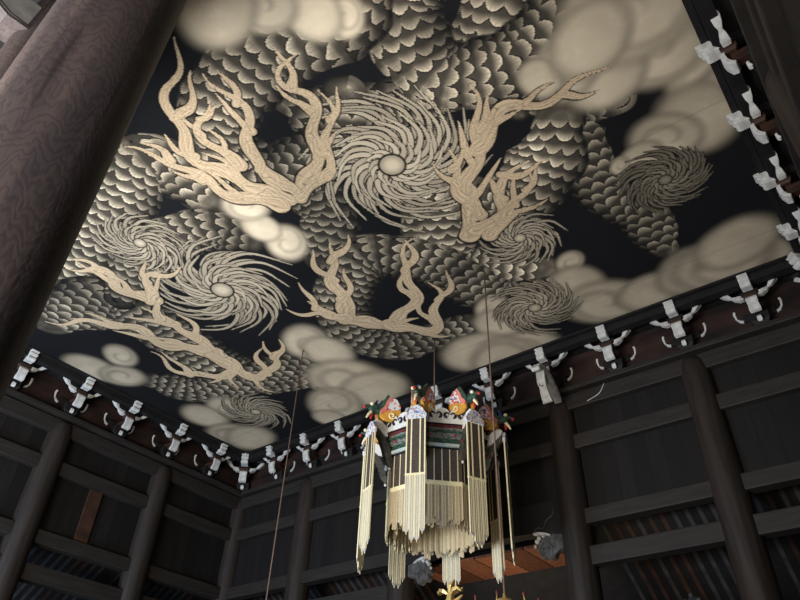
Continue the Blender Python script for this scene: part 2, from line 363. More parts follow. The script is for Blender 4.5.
    for b in BANDS: band(*b)
    for k, c in CLOUDS: cloud(k, c)
    rg = random.Random(11); FL = []
    for w, p in FLAMES:
        w *= .66; FL.append((w, p))
        C = [tuple(q)[:2] for q in catmull([(a, b, 0) for a, b in p], 6)]
        for k in range(3):                                       # small licking side tongues
            i = int(len(C)*(.22+.22*k)); j = min(i+2, len(C)-1); dx, dy = C[j][0]-C[i][0], C[j][1]-C[i][1]; l = math.hypot(dx, dy)+1e-6; dx, dy = dx/l, dy/l
            sd = (-1)**k*rg.uniform(.7, 1.1); L = w*rg.uniform(3.0, 5.0)
            FL.append((w*.50, [C[i], (C[i][0]+L*(.45*dx-.35*sd*dy), C[i][1]+L*(.45*dy+.35*sd*dx)), (C[i][0]+L*(1.0*dx-.45*sd*dy), C[i][1]+L*(1.0*dy+.45*sd*dx))]))
    for w in WHORLS: whorl(*w)
    for mode in (0, 1):
        for w, p in FL: flame(w, p, mode=mode, wig=.10*min(1, w/.15))
    # board joints of the panel
    for yj in (3.9, 7.7, 11.1): img[(np.abs(GY-yj) < .012)] *= .85
    img *= (.94+.12*N3*N2)[..., None]
    me = bpy.data.meshes.new('ceiling_painting')
    nv, nf = nx*ny, (nx-1)*(ny-1)
    co = np.empty((nv, 3), np.float32); co[:,0] = GX.ravel(); co[:,1] = GY.ravel(); co[:,2] = 0
    idx = np.arange(nv).reshape(ny, nx)
    q = np.stack([idx[:-1,:-1], idx[1:,:-1], idx[1:,1:], idx[:-1,1:]], -1).reshape(-1, 4)   # facing down
    me.vertices.add(nv); me.vertices.foreach_set('co', co.ravel())
    me.loops.add(nf*4); me.loops.foreach_set('vertex_index', q.ravel().astype(np.int32))
    me.polygons.add(nf); me.polygons.foreach_set('loop_start', np.arange(0, nf*4, 4, dtype=np.int32))
    me.update(calc_edges=True); me.validate()
    at = me.color_attributes.new('pigment', 'FLOAT_COLOR', 'POINT')
    rgba = np.ones((nv, 4), np.float32); rgba[:, :3] = np.clip(img.reshape(-1, 3), 0, 1)
    at.data.foreach_set('color', rgba.ravel())
    m = bpy.data.materials.new('ink_pigment'); m.use_nodes = True; N, L = m.node_tree.nodes, m.node_tree.links
    b = N['Principled BSDF']; b.inputs['Roughness'].default_value = .85; b.inputs['Specular IOR Level'].default_value = .15
    an = N.new('ShaderNodeAttribute'); an.attribute_name = 'pigment'; L.new(an.outputs['Color'], b.inputs['Base Color'])
    me.materials.append(m)
    o = bpy.data.objects.new('ceiling_painting', me); COL.objects.link(o); o.location = (0, 0, 9.0)
    return tag(o, 'huge black and cream ink painting of clouds, scaled coils and flames covering the ceiling', 'painting')
paint_ceiling()
# ------------------------------------------------------------------ the setting
XL, XR, YB, YF = -16.3, .8, 12.8, .68           # centre lines of the four column rows
FZ = -EYE
def struct(o): return tag(o, kind='structure')
struct(MB().box((-7.7, 6.5, FZ-.1), (26, 26, .2)).build('floor', M['stone']))
struct(MB().box(((XL+XR)/2, (YB+YF)/2, 9.12), (XR-XL+.4, YB-YF+.4, .2)).build('ceiling', M['dark']))
def wall(name, lo, hi, m):
    return struct(MB().box([(a+b)/2 for a, b in zip(lo, hi)], [b-a for a, b in zip(lo, hi)]).build(name, m))
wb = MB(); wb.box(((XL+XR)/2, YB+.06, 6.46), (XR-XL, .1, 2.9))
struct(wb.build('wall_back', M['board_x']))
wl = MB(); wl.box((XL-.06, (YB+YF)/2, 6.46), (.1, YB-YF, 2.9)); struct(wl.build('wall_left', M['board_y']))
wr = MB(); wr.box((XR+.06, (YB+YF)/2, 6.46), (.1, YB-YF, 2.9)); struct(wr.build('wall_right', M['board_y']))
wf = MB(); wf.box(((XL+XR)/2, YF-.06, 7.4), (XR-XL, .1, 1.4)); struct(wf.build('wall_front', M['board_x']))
# board frieze behind the brackets, all round
for nm, c, d in (('trim_1', ((XL+XR)/2, YB-.02, 8.56), (XR-XL, .06, .92)), ('trim_2', (XL+.02, (YB+YF)/2, 8.56), (.06, YB-YF-.1, .92)), ('trim_3', (XR-.02, (YB+YF)/2, 8.56), (.06, YB-YF-.1, .92))):
    struct(MB().box(c, d).build(nm, M['frieze']))
# dark moulding that frames the painting, with the carrying purlin just behind it
E1, E2, E3 = 11.97, -15.47, .07
for nm, sgn in (('trim_4', 0), ('trim_5', 1), ('trim_6', 2)):
    m = MB()
    if sgn == 0:
        m.box(((E2+E3)/2, E1+.05, 8.985), (E3-E2+.2, .1, .07)); m.box(((E2+E3)/2, E1+.22, 8.90), (E3-E2+.44, .2, .2)); m.box(((XL+XR)/2, E1+.46, 8.97), (XR-XL-.4, .7, .06))
    else:
        e = E2 if sgn == 1 else E3; s = -1 if sgn == 1 else 1
        m.box((e+s*.05, (E1+.6)/2, 8.985), (.1, E1-.6, .07)); m.box((e+s*.22, (E1+.6)/2, 8.90), (.2, E1-.6, .2)); m.box((e+s*.44, (E1+.6)/2, 8.97), (.66, E1-.6, .06))
    struct(m.build(nm, M['dark']))
# aisle roof boards behind the open transoms
m = MB(); m.prism([(.0, 5.75), (3.6, 3.4), (3.6, 3.5), (.0, 5.85)], ((XL+XR)/2, YB+.2, 0), (0,1,0), (0,0,1), XR-XL+7)
struct(m.build('trim_7', M['dark']))
m = MB(); m.prism([(.0, 5.75), (3.6, 3.4), (3.6, 3.5), (.0, 5.85)], (XL-.2, (YB+YF)/2, 0), (-1,0,0), (0,0,1), YB-YF+7)
struct(m.build('trim_8', M['dark']))
# outer aisle walls, far behind
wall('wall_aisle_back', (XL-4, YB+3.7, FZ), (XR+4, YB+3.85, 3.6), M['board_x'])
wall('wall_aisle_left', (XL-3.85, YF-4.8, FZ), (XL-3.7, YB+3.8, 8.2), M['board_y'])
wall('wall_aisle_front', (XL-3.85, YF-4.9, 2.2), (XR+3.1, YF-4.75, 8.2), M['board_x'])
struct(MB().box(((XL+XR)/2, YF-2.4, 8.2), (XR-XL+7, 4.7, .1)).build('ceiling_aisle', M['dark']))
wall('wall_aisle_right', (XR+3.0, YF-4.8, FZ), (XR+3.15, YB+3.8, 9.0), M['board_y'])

# ------------------------------------------------------------------ columns
CP = [(.24, FZ), (.30, FZ+.35), (.315, FZ+1.6), (.315, 5.5), (.305, 6.9), (.285, 7.55), (.25, 7.80), (.19, 7.90), (.10, 7.94)]
def column(x, y, label, group, m='column', k=1.0):
    c = MB().lathe([(r*k, z) for r, z in CP], 36).build('round_column', M[m]); c.location = (x, y, 0)
    return tag(c, label, 'column', group)
bx = [XL, -13.35, -9.95, -5.45, -2.42, XR]
by = [YB, 9.85, 6.75, 3.72]
column(XL, YB, 'dark round wooden column in the far corner where left and far walls meet', 'wall columns')
column(bx[1], YB, 'dark round column on the far wall, first one right of the far corner', 'wall columns')
column(bx[2], YB, 'dark round column on the far wall mostly hidden behind the hanging lantern', 'wall columns')
column(bx[3], YB, 'dark round column with a white nosing at its top, right of the lantern', 'wall columns')
column(bx[4], YB, 'dark round column on the far wall, farthest right in the photo', 'wall columns')
column(XL, by[1], 'dark round column on the left wall, nearest to the far corner', 'wall columns')
column(XL, by[2], 'dark round column on the left wall, second from the far corner', 'wall columns')
for yy in (6.75, 9.85): column(XR, yy, 'dark round column of the right wall beside the ceiling edge', 'right wall columns')
column(-3.10, YF-.06, 'massive close grey-brown wooden column with wavy grain across the upper left', 'front columns', 'post', 1.095)
column(-6.0, YF, 'round brown column half hidden behind the massive close column, top left corner', 'front columns', 'post')

# ------------------------------------------------------------------ tie beams
def beam(name, lo, hi, label, m='beam', bev=.02):
    o = MB().box([(a+b)/2 for a, b in zip(lo, hi)], [b-a for a, b in zip(lo, hi)]).build(name, M[m], bevel=bev)
    return tag(o, label, 'beam', 'wall tie beams')
W = .15
levels = [(7.56, 7.925, 'head_beam', 'head beam just under the white-tipped brackets'), (6.60, 6.93, 'tie_beam', 'tie beam next below the head beam'),
          (4.97, 5.28, 'tie_beam', 'tie beam along the top of the open rafter transom'), (4.17, 4.53, 'tie_beam', 'lowest tie beam, crossing in front of the aisle rafters')]
for i, (z0, z1, nm, tx) in enumerate(levels):
    if i < 2:
        beam(nm, (XL, YB-W, z0), (XR, YB+W, z1), 'dark %s on the far wall' % tx)
    else:
        beam(nm, (XL, YB-W, z0), (bx[2], YB+W, z1), 'dark %s on the far wall left of the lantern' % tx)
        beam(nm, (-5.45, YB-W, z0), (XR, YB+W, z1), 'dark %s on the far wall right of the lantern' % tx)
    beam(nm, (XL-W, 1, z0), (XL+W, YB, z1), 'dark %s on the left wall' % tx)
    if i < 2: beam(nm, (XR-W, YF, z0), (XR+W, YB, z1), 'dark %s on the right wall' % tx)
for lab, lo, hi in (('flat plate on the far wall head beam under the brackets', (XL-.3, YB-.27, 7.96), (XR+.3, YB+.27, 8.08)), ('flat plate on the left wall head beam under the brackets', (XL-.27, 1, 7.96), (XL+.27, YB-.28, 8.08)), ('flat plate on the right wall head beam under the brackets', (XR-.27, YF, 7.96), (XR+.27, YB-.28, 8.08))):
    beam('bearing_plate', lo, hi, 'dark '+lab)
for z0, z1, lab in ((7.56, 7.96, 'upper beam of the front row behind the massive close column'), (6.60, 6.93, 'lower beam of the front row behind the massive close column')):
    beam('tie_beam', (-16, YF-W, z0), (-3.05, YF+W, z1), 'dark '+lab)

# posts framing the board panels (a reddish one on the left wall)
def stud(lo, hi, label, m): 
    o = MB().box([(a+b)/2 for a, b in zip(lo, hi)], [b-a for a, b in zip(lo, hi)]).build('panel_board', M[m], bevel=.01)
    return tag(o, label, 'board', 'panel boards')
stud((XL+.0, 7.98, 5.28), (XL+.05, 8.34, 6.6), 'reddish worn board between dark boards of the left wall', 'red')
stud((XL+.0, 4.5, 5.28), (XL+.05, 4.75, 6.6), 'reddish worn board of the left wall beside the massive close column', 'red')

# ------------------------------------------------------------------ aisle rafters seen through the transoms
RS = -2.35/3.6
def rafter(x, y, dx, dy, lab, grp, red):
    m = MB(); m.loft([(0,0,5.70), (dx*3.25, dy*3.25, 5.70+RS*3.25)], .085, .10, (dy, dx, 0))
    o = m.build('aisle_rafter', M['rafter_red' if red else 'rafter']); o.location = (x, y, 0)
    return tag(o, lab, 'rafter', grp)
bays = [(XL, bx[1], 'slanting aisle rafter seen below the boards next to the far corner'), (bx[1], bx[2], 'slanting aisle rafter seen between low beams just left of the lantern'),
        (bx[3], bx[4], 'slanting aisle rafter seen between beams right of the white-nosed column'), (bx[4], XR, 'slanting aisle rafter seen beyond the rightmost far column')]
rr = random.Random(5)
for a, b, lab in bays:
    n = int((b-a)/.255)
    for k in range(n):
        x = a+.2+(b-a-.3)*k/n
        rafter(x, YB+.36, 0, 1, lab, lab.replace('slanting aisle rafter', 'aisle rafters'), rr.random() < .25)
for a, b, lab in ((9.85, YB, 'slanting aisle rafter under the left wall next to the far corner'), (6.75, 9.85, 'slanting aisle rafter between low beams of the middle left wall bay'), (4.2, 6.75, 'slanting aisle rafter low on the left wall near the close column')):
    n = int((b-a)/.255)
    for k in range(n):
        rafter(XL-.36, a+.2+(b-a-.3)*k/n, -1, 0, lab, lab.replace('slanting aisle rafter', 'aisle rafters'), rr.random() < .12)

# ------------------------------------------------------------------ bracket sets under the ceiling
def tip(side, y, z0, rise, w, parent, x0=.13, x1=.55):
    """white painted curling end of an arm: two lobes with a narrow waist"""
    fr = (0, .18, .40, .52, .66, .86, 1.0); sag = (0, .03, .18, .34, .55, .93, 1.0)
    ws = [w*k for k in (.85, 1.0, .72, .42, .80, 1.05, .80)]; hs = [.085, .105, .08, .05, .085, .10, .06]
    m = MB().loft([(side*(x0+(x1-x0)*f), y, z0+rise*s) for f, s in zip(fr, sag)], ws, hs, (0,1,0))
    return m.build('white_tip', M['white'], parent, bevel=.012)
def make_bracket():
    t = thing('bracket_set')
    m = MB(); m.box((0, -.10, .17), (.36, .36, .18)); m.box((0, -.10, .05), (.36, .36, .08), taper=.72); m.build('bearing_block', M['dark'], t, bevel=.01)
    a = MB(); a.box((0, -.04, .33), (.62, .13, .16)); arm = a.build('lower_arm', M['dark'], t, bevel=.01)
    for s in (-1, 1):
        m = MB().loft([(s*.31, -.04, .27), (s*.38, -.04, .30), (s*.43, -.04, .38), (s*.445, -.04, .50), (s*.43, -.04, .56)], [.08,.10,.06,.07,.10], [.06,.05,.035,.05,.05], (0,1,0))
        m.build('white_tip', M['white'], arm, bevel=.01)
    a = MB(); a.box((0, -.22, .32), (.15, .5, .17)); pa = a.build('projecting_arm', M['red'], t, bevel=.01)
    m = MB().loft([(0,-.44,.17), (0,-.50,.20), (0,-.545,.30), (0,-.56,.42), (0,-.535,.47)], [.20,.225,.20,.225,.215], [.05,.07,.07,.07,.05], (1,0,0))
    m.build('white_tip', M['white'], pa, bevel=.012)
    a = MB().box((0, -.03, .12), (.09, .30, .10)); 
    fo = MB().loft([(0,-.29,.03), (0,-.32,.06), (0,-.33,.12), (0,-.32,.15)], [.07,.10,.09,.07], [.03,.04,.04,.03], (1,0,0)); fo.build('white_tip', M['white'], pa, bevel=.01)
    m = MB().box((0, -.03, .10), (.14, .5, .1)); m.build('foot_arm', M['dark'], t)
    m = MB(); m.box((0, -.45, .53), (.25, .22, .09)); m.box((0, -.45, .47), (.25, .22, .05), taper=.72); m.build('small_block', M['red'], t, bevel=.008)
    a = MB(); a.box((0, -.45, .60), (.34, .13, .13)); ua = a.build('upper_arm', M['dark'], t, bevel=.01)
    for s in (-1, 1): tip(s, -.45, .545, .25, .135, ua)
    for s in (-1, 1):
        m = MB(); m.box((s*.42, -.45, .86), (.2, .2, .07)); m.box((s*.42, -.45, .81), (.2, .2, .04), taper=.72); m.build('small_block', M['dark'], t, bevel=.008)
    a = MB().box((0, -.42, .74), (.15, .56, .14)); na = a.build('nose_arm', M['dark'], t, bevel=.01)
    m = MB().prism([(-.54,.62), (-.72,.62), (-.76,.65), (-.765,.70), (-.72,.725), (-.77,.75), (-.80,.80), (-.76,.83), (-.81,.85), (-.83,.89), (-.81,.91), (-.64,.91), (-.60,.82), (-.61,.72)], (0,0,0), (0,1,0), (0,0,1), .20)
    m.build('white_tip', M['white'], na, bevel=.012)
    return t
proto = make_bracket(); used = [False]
def put(x, y, rz, label, s=1.0, group='white-tipped bracket sets'):
    o = proto if not used[0] else copy_tree(proto); used[0] = True
    o.location = (x, y, 8.08); o.rotation_euler = (0, 0, rz); o.scale = (s if s == 1 else 1.05, s, 1)
    tag(o, label, 'bracket', group)
ordn = ['first', 'second', 'third', 'fourth', 'fifth', 'sixth', 'seventh', 'eighth', 'ninth', 'tenth', 'eleventh']
for i, x in enumerate([-14.5, -13.1, -11.75]):
    put(x, YB, 0, 'white-tipped bracket set on the far wall, %s one right of the corner set' % ordn[i])
for i, x in enumerate([-.93, -2.42, -3.95, -5.47, -6.98]):
    lab = 'white-tipped bracket set on the far wall, %s from the right corner' % ordn[i]
    if i == 3: lab = 'white-tipped bracket set above the big white curved nosing'
    if i == 4: lab = 'white-tipped bracket set on the far wall just right of the lantern crown'
    put(x, YB, 0, lab)
for x in (-8.45, -9.95): put(x, YB, 0, 'white-tipped bracket set on the far wall, hidden in part behind the lantern', group='bracket sets behind the lantern')
for i, y in enumerate([11.2, 9.7, 8.15, 6.7, 5.15]):
    put(XL, y, PI/2, 'white-tipped bracket set on the left wall, %s from the far corner set' % ordn[i] if i < 4 else 'white-tipped bracket set on the left wall beside the massive close column')
for i, y in enumerate([11.1, 9.6, 8.1, 6.65]):
    put(XR, y, -PI/2, 'white-tipped bracket set above the right wall, %s from the right corner' % ordn[i])
put(XL+.04, YB-.04, PI/4, 'large symmetrical white-tipped bracket set in the far corner of the ceiling', 1.38)
put(XR-.04, YB-.04, -PI/4, 'white-tipped bracket set in the right corner at the photo edge', 1.38)

# big white elephant-trunk nosing on the far column right of the lantern
t = thing('trunk_nosing', (-5.36, YB-.25, 7.52), 0, 'big white curved nosing hooking down from the far column top', 'nosing')
m = MB().loft([(0,-.02,.20), (0,-.22,.42), (0,-.45,.60), (0,-.70,.70), (0,-.92,.68), (0,-1.06,.54)], [.17,.19,.20,.21,.21,.20], [.10,.15,.17,.17,.15,.09], (1,0,0)); m.build('neck', M['white'], t, bevel=.03)
m = MB().loft([(0,-.80,.60), (0,-.80,.44), (0,-.76,.28), (0,-.70,.12), (0,-.62,-.02), (0,-.60,-.08)], [.21,.20,.17,.20,.22,.24], [.11,.11,.09,.10,.10,.06], (1,0,0)); tr = m.build('trunk', M['white'], t, bevel=.02)
m = MB(); m.tube([(.05*math.cos(a)+.0, -.815, .30+.06*math.sin(a)) for a in np.linspace(.6, 5.4, 14)], .009, 6); m.build('curl_mark', M['grey_carving'], tr)
# faint white scroll lines carved on the head beam beside it
def scroll(name, pts, r, label, grp):
    o = MB().tube(catmull(pts, 6), r, 6).build(name, M['white']); return tag(o, label, 'carved line', grp)
scroll('carved_scroll', [(-4.75, YB-W-.005, 7.62), (-4.45, YB-W-.005, 7.72), (-4.30, YB-W-.005, 7.92)], .010, 'thin white carved line on the head beam right of the white nosing', 'carved lines')

# ------------------------------------------------------------------ altar bay: rainbow beam with lit soffit and carved supports
t = thing('rainbow_beam', (-7.7, YB, 4.85), 0, 'broad dark rainbow beam behind the lantern above the lit red-brown soffit', 'beam')
m = MB(); m.prism([(-2.0,0), (-1.6,.10), (-1.0,.14), (1.0,.14), (1.6,.10), (2.0,0), (2.0,.75), (-2.0,.75)], (0,0,0), (1,0,0), (0,0,1), .34); m.build('beam_body', M['dark'], t, bevel=.02)
for s in (-1, 1):
    m = MB().tube(catmull([(s*1.35,-.18,.14), (s*1.48,-.18,.22), (s*1.58,-.18,.18), (s*1.68,-.18,.34), (s*1.82,-.18,.42), (s*1.88,-.18,.55)], 6), .011, 6); m.build('white_scroll', M['grey_carving'], t)
    m = MB().loft([(s*1.35,-.16,.11), (s*1.48,-.17,.09), (s*1.62,-.18,.06), (s*1.74,-.18,.02)], [.08,.12,.10,.05], [.04,.06,.05,.03], (0,1,0)); m.build('white_tip', M['white'], t, bevel=.01)
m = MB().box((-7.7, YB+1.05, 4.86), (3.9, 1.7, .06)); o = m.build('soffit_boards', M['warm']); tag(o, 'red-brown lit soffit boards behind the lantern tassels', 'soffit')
for s, lab in ((-1, 'grey carved cloud-shaped bracket under the beam left of the central tassel'), (1, 'grey carved cloud-shaped bracket beside the column right of the lantern')):
    t = thing('carved_bracket', (-7.66+s*1.62, YB-.05, 4.50), 0, lab, 'carved bracket', 'carved brackets of the altar bay')
    prof = [(0, .62), (-.18, .62), (-.25, .44), (-.42, .30), (-.40, .16), (-.30, .13), (-.33, .0), (-.22, -.08), (-.08, -.04), (0, -.14), (.14, -.10), (.18, .02), (.30, .10), (.52, .16), (.52, .62)]
    m = MB().prism([(x*s*.72, z*.72) for x, z in prof], (0,0,0), (1,0,0), (0,0,1), .18); m.build('carving_body', M['grey_carving'], t, bevel=.03)
    m = MB()
    for r in (.07, .14): m.tube([(s*(-.07+r*math.cos(a)), -.095, .11+r*math.sin(a)) for a in np.linspace(-.6, 4.6, 18)], .014, 6)
    m.build('carved_curl', M['grey_carving'], t)
    m = MB()
    for k, (dx, dz, r) in enumerate(((-.25,.30,.055), (-.20,.36,.05), (-.10,.40,.045), (-.30,.21,.035))):
        m.lathe([(.01,-r), (r*.8,-r*.5), (r,0), (r*.8,r*.5), (.01,r)], 10, (s*dx, -.10, dz))
    m.build('white_tip', M['white'], t)
t = thing('carved_bracket', (-3.75, YB+.55, 3.35), 0, 'small dark carved bracket with white-edged curls at the bottom right', 'carved bracket')
m = MB().prism([(-.3,-.6), (.3,-.6), (.34,-.1), (.22,.02), (.2,.16), (.05,.2), (.0,.1), (-.16,.08), (-.3,-.1)], (0,0,0), (1,0,0), (0,0,1), .16); m.build('carving_body', M['dark'], t, bevel=.02)
m = MB()
for dx, dz, r in ((.32,-.06,.05), (.22,.10,.045), (.10,.19,.05), (-.02,.11,.04), (-.14,.09,.045)): m.lathe([(.01,-r), (r,0), (.01,r)], 8, (dx, -.08, dz))
m.build('white_curl', M['grey_carving'], t)
m = MB().box((0,0,-2.75), (.2,.2,4.4)); m.build('post', M['dark'], t)
# carved nose on the second front column, top left corner
t = thing('carved_nose', (-6.0, YF-.3, 7.0), 0, 'pale carved nose projecting beside the massive close column, top left corner', 'nosing')
m = MB().prism([(.15,-.18), (-.15,-.16), (-.55,.02), (-1.0,.05), (-1.0,.42), (-.5,.36), (-.2,.30), (.15,.34)], (0,0,0), (0,1,0), (0,0,1), .34); m.build('nose_body', M['white'], t, bevel=.03)
m = MB().loft([(.02,.1,-.17), (.02,-.15,-.20), (.02,-.55,-.04), (.02,-1.0,.0)], .38, .03, (1,0,0)); m.build('lower_edge', M['post'], t, bevel=.01)
m = MB().tube([(.19,.1,-.14), (.19,-.15,-.16), (.19,-.55,.0), (.19,-1.0,.04)], .025, 8); m.build('lower_trim', M['pale_carving'], t)
# ------------------------------------------------------------------ the great hanging lantern
LX, LY = -7.30, 10.40
PH = math.radians(-113.5)
lan = thing('hanging_lantern', (LX, LY, 0), 0, 'large eight-sided hanging temple lantern with pale bead fringes and long streamers', 'lantern')
def polar(r, a, z=0): return Vector((r*math.cos(a), r*math.sin(a), z))
C8 = [PH+k*PI/4 for k in range(8)]
def octring(prof, mi=0, m=None):
    m = m or MB(); return m.lathe(prof, 8, (0,0,0), mi, False, PH)
cp = Vector((-7.40+7.36, 10.45-10.40, 0))
MB().tube([(0,0,9.0), (0,0,6.55)], .014, 8).build('hanging_cord', M['cord'], lan)
octring([(.30,6.50), (.34,6.50), (1.06,6.34), (1.06,6.38), (.34,6.58), (.30,6.58)]).build('roof_board', M['lblack'], lan)
# crown: stacked painted rings (outer face and inner face)
RC = 1.04
def ring(name, r, z0, z1, m, th=.05): octring([(r-th,z0), (r,z0), (r,z1), (r-th,z1), (r-th,z0)], m=MB()) .build(name, M[m], lan)
ring('crown_rim', RC+.03, 5.83, 5.89, 'lpale')
ring('crown_band', RC, 5.89, 6.00, 'lgreen')
ring('crown_band', RC+.015, 6.00, 6.12, 'lteal')
ring('crown_molding', RC+.045, 6.12, 6.16, 'lgreen')
ring('crown_band', RC+.02, 6.16, 6.23, 'lteal')
ring('crown_molding', RC+.06, 6.23, 6.27, 'lmaroon')
ring('crown_molding', RC+.09, 6.27, 6.32, 'lblack')
def face_frame(k, r):
    a, b = polar(r, C8[k]), polar(r, C8[(k+1) % 8]); mid = (a+b)/2; ux = (b-a).normalized(); n = mid.normalized()
    return mid, ux, n, (b-a).length
RD = .985
for k in range(8):
    mid, ux, n, ln = face_frame(k, RC+.08); h = ln/2
    # scalloped white crest with black curls
    top = [(-h,-.03), (h,-.03), (h,.16)]
    for j in range(3):
        c = h-ln*(j+.5)/3; 
        top += [(c+ln/6*.98*math.cos(a), .17+.13*math.sin(a)) for a in np.linspace(.15, PI-.15, 9)]
    top += [(-h,.16)]
    cr = MB().prism(top, mid+Vector((0,0,6.32)), ux, (0,0,1), .05).build('crest_board', M['lwhite'], lan)
    for j in range(3):
        c = h-ln*(j+.5)/3
        for s in (-1, 1):
            pts = [mid+n*.03+ux*(c+s*(.070+.058*(1-t*.6)*math.cos(.3+4.6*t)))+Vector((0,0,6.32+.13+.075*(1-t*.6)*math.sin(.3+4.6*t))) for t in np.linspace(0,1,12)]
            MB().tube(pts, list(np.linspace(.014,.034,12)), 6).build('black_curl', M['lblack'], cr)
    m = MB()
    for s in (-.55, .55): m.lathe([(.004,0), (.03,.015), (.03,.03), (.004,.03)], 8, mid*.965+ux*(s*h)+Vector((0,0,6.045)))
    m.build('red_flower', M['lred'], lan)
    # gauze panel with gold stripes
    mid, ux, n, ln = face_frame(k, RD); h = ln/2
    gp = MB().box(mid+Vector((0,0,5.49)), (ln, .012, .70), Matrix((ux, n, Vector((0,0,1)))).transposed()).build('gauze_panel', M['gauze'], lan)
    R3 = Matrix((ux, n, Vector((0,0,1)))).transposed()
    for j in range(5):
        MB().box(mid+ux*(-h+ln*(j+.5)/5)+Vector((0,0,5.49)), (.016, .022, .70), R3).build('gold_stripe', M['bead_edge'], gp)
    MB().box(mid+Vector((0,0,5.14)), (ln, .03, .035), R3).build('gold_stripe', M['bead_edge'], gp)
    # fringe of strands hanging from the panel, stepped ends
    fp = MB().box(mid+Vector((0,0,5.10)), (ln, .016, .05), R3).build('fringe_rail', M['bead_edge'], lan)
    ns = 12
    for j in range(ns):
        g = (j % 4); L = .60+(.09 if g in (1,2) else 0)+.03*((j*7+k*3) % 3)/2+ (.06 if (j//4) == 1 else 0)
        c = mid+ux*(-h+ln*(j+.5)/ns)-n*(.012 if j % 2 else 0)
        w = ln/ns*.46
        poly = [(-w,0), (w,0), (w,-L), (w*.8,-L-.02), (0,-L-.032), (-w*.8,-L-.02), (-w,-L)]
        m = MB().prism(poly, c+Vector((0,0,5.08)), ux, (0,0,1), .012)
        m.box(c+ux*w+Vector((0,0,5.08-L/2)), (.007, .02, L), R3, 1)
        m.build('fringe_strand', [M['fringe'], M['bead_edge']], fp)
Z_ = Vector((0,0,1))
# second, shorter ring of fringe inside the first
for k in range(8):
    mid, ux, n, ln = face_frame(k, .80); h = ln/2; m = MB(); ns = 11
    for j in range(ns):
        L = .66+.09*((j*5+k) % 4)/3; w = ln/ns*.45; c = mid+ux*(-h+ln*(j+.5)/ns)
        o_ = c+n*(.02*(j % 2))+Vector((0,0,5.10)); m.prism([(-w,0), (w,0), (w,-L), (w*.6,-L-.025), (-w*.6,-L-.025), (-w,-L)], o_, ux, (0,0,1), .012); m.box(o_+ux*w-Z_*(L/2), (.010,.024,L), Matrix((ux, n, Z_)).transposed(), 1)
    m.build('inner_fringe', [M['fringe'], M['bead_edge']], lan)
octring([(.55,5.80), (1.0,5.80), (1.0,5.84), (.55,5.84), (.55,5.80)]).build('inner_ring', M['lblack'], lan)

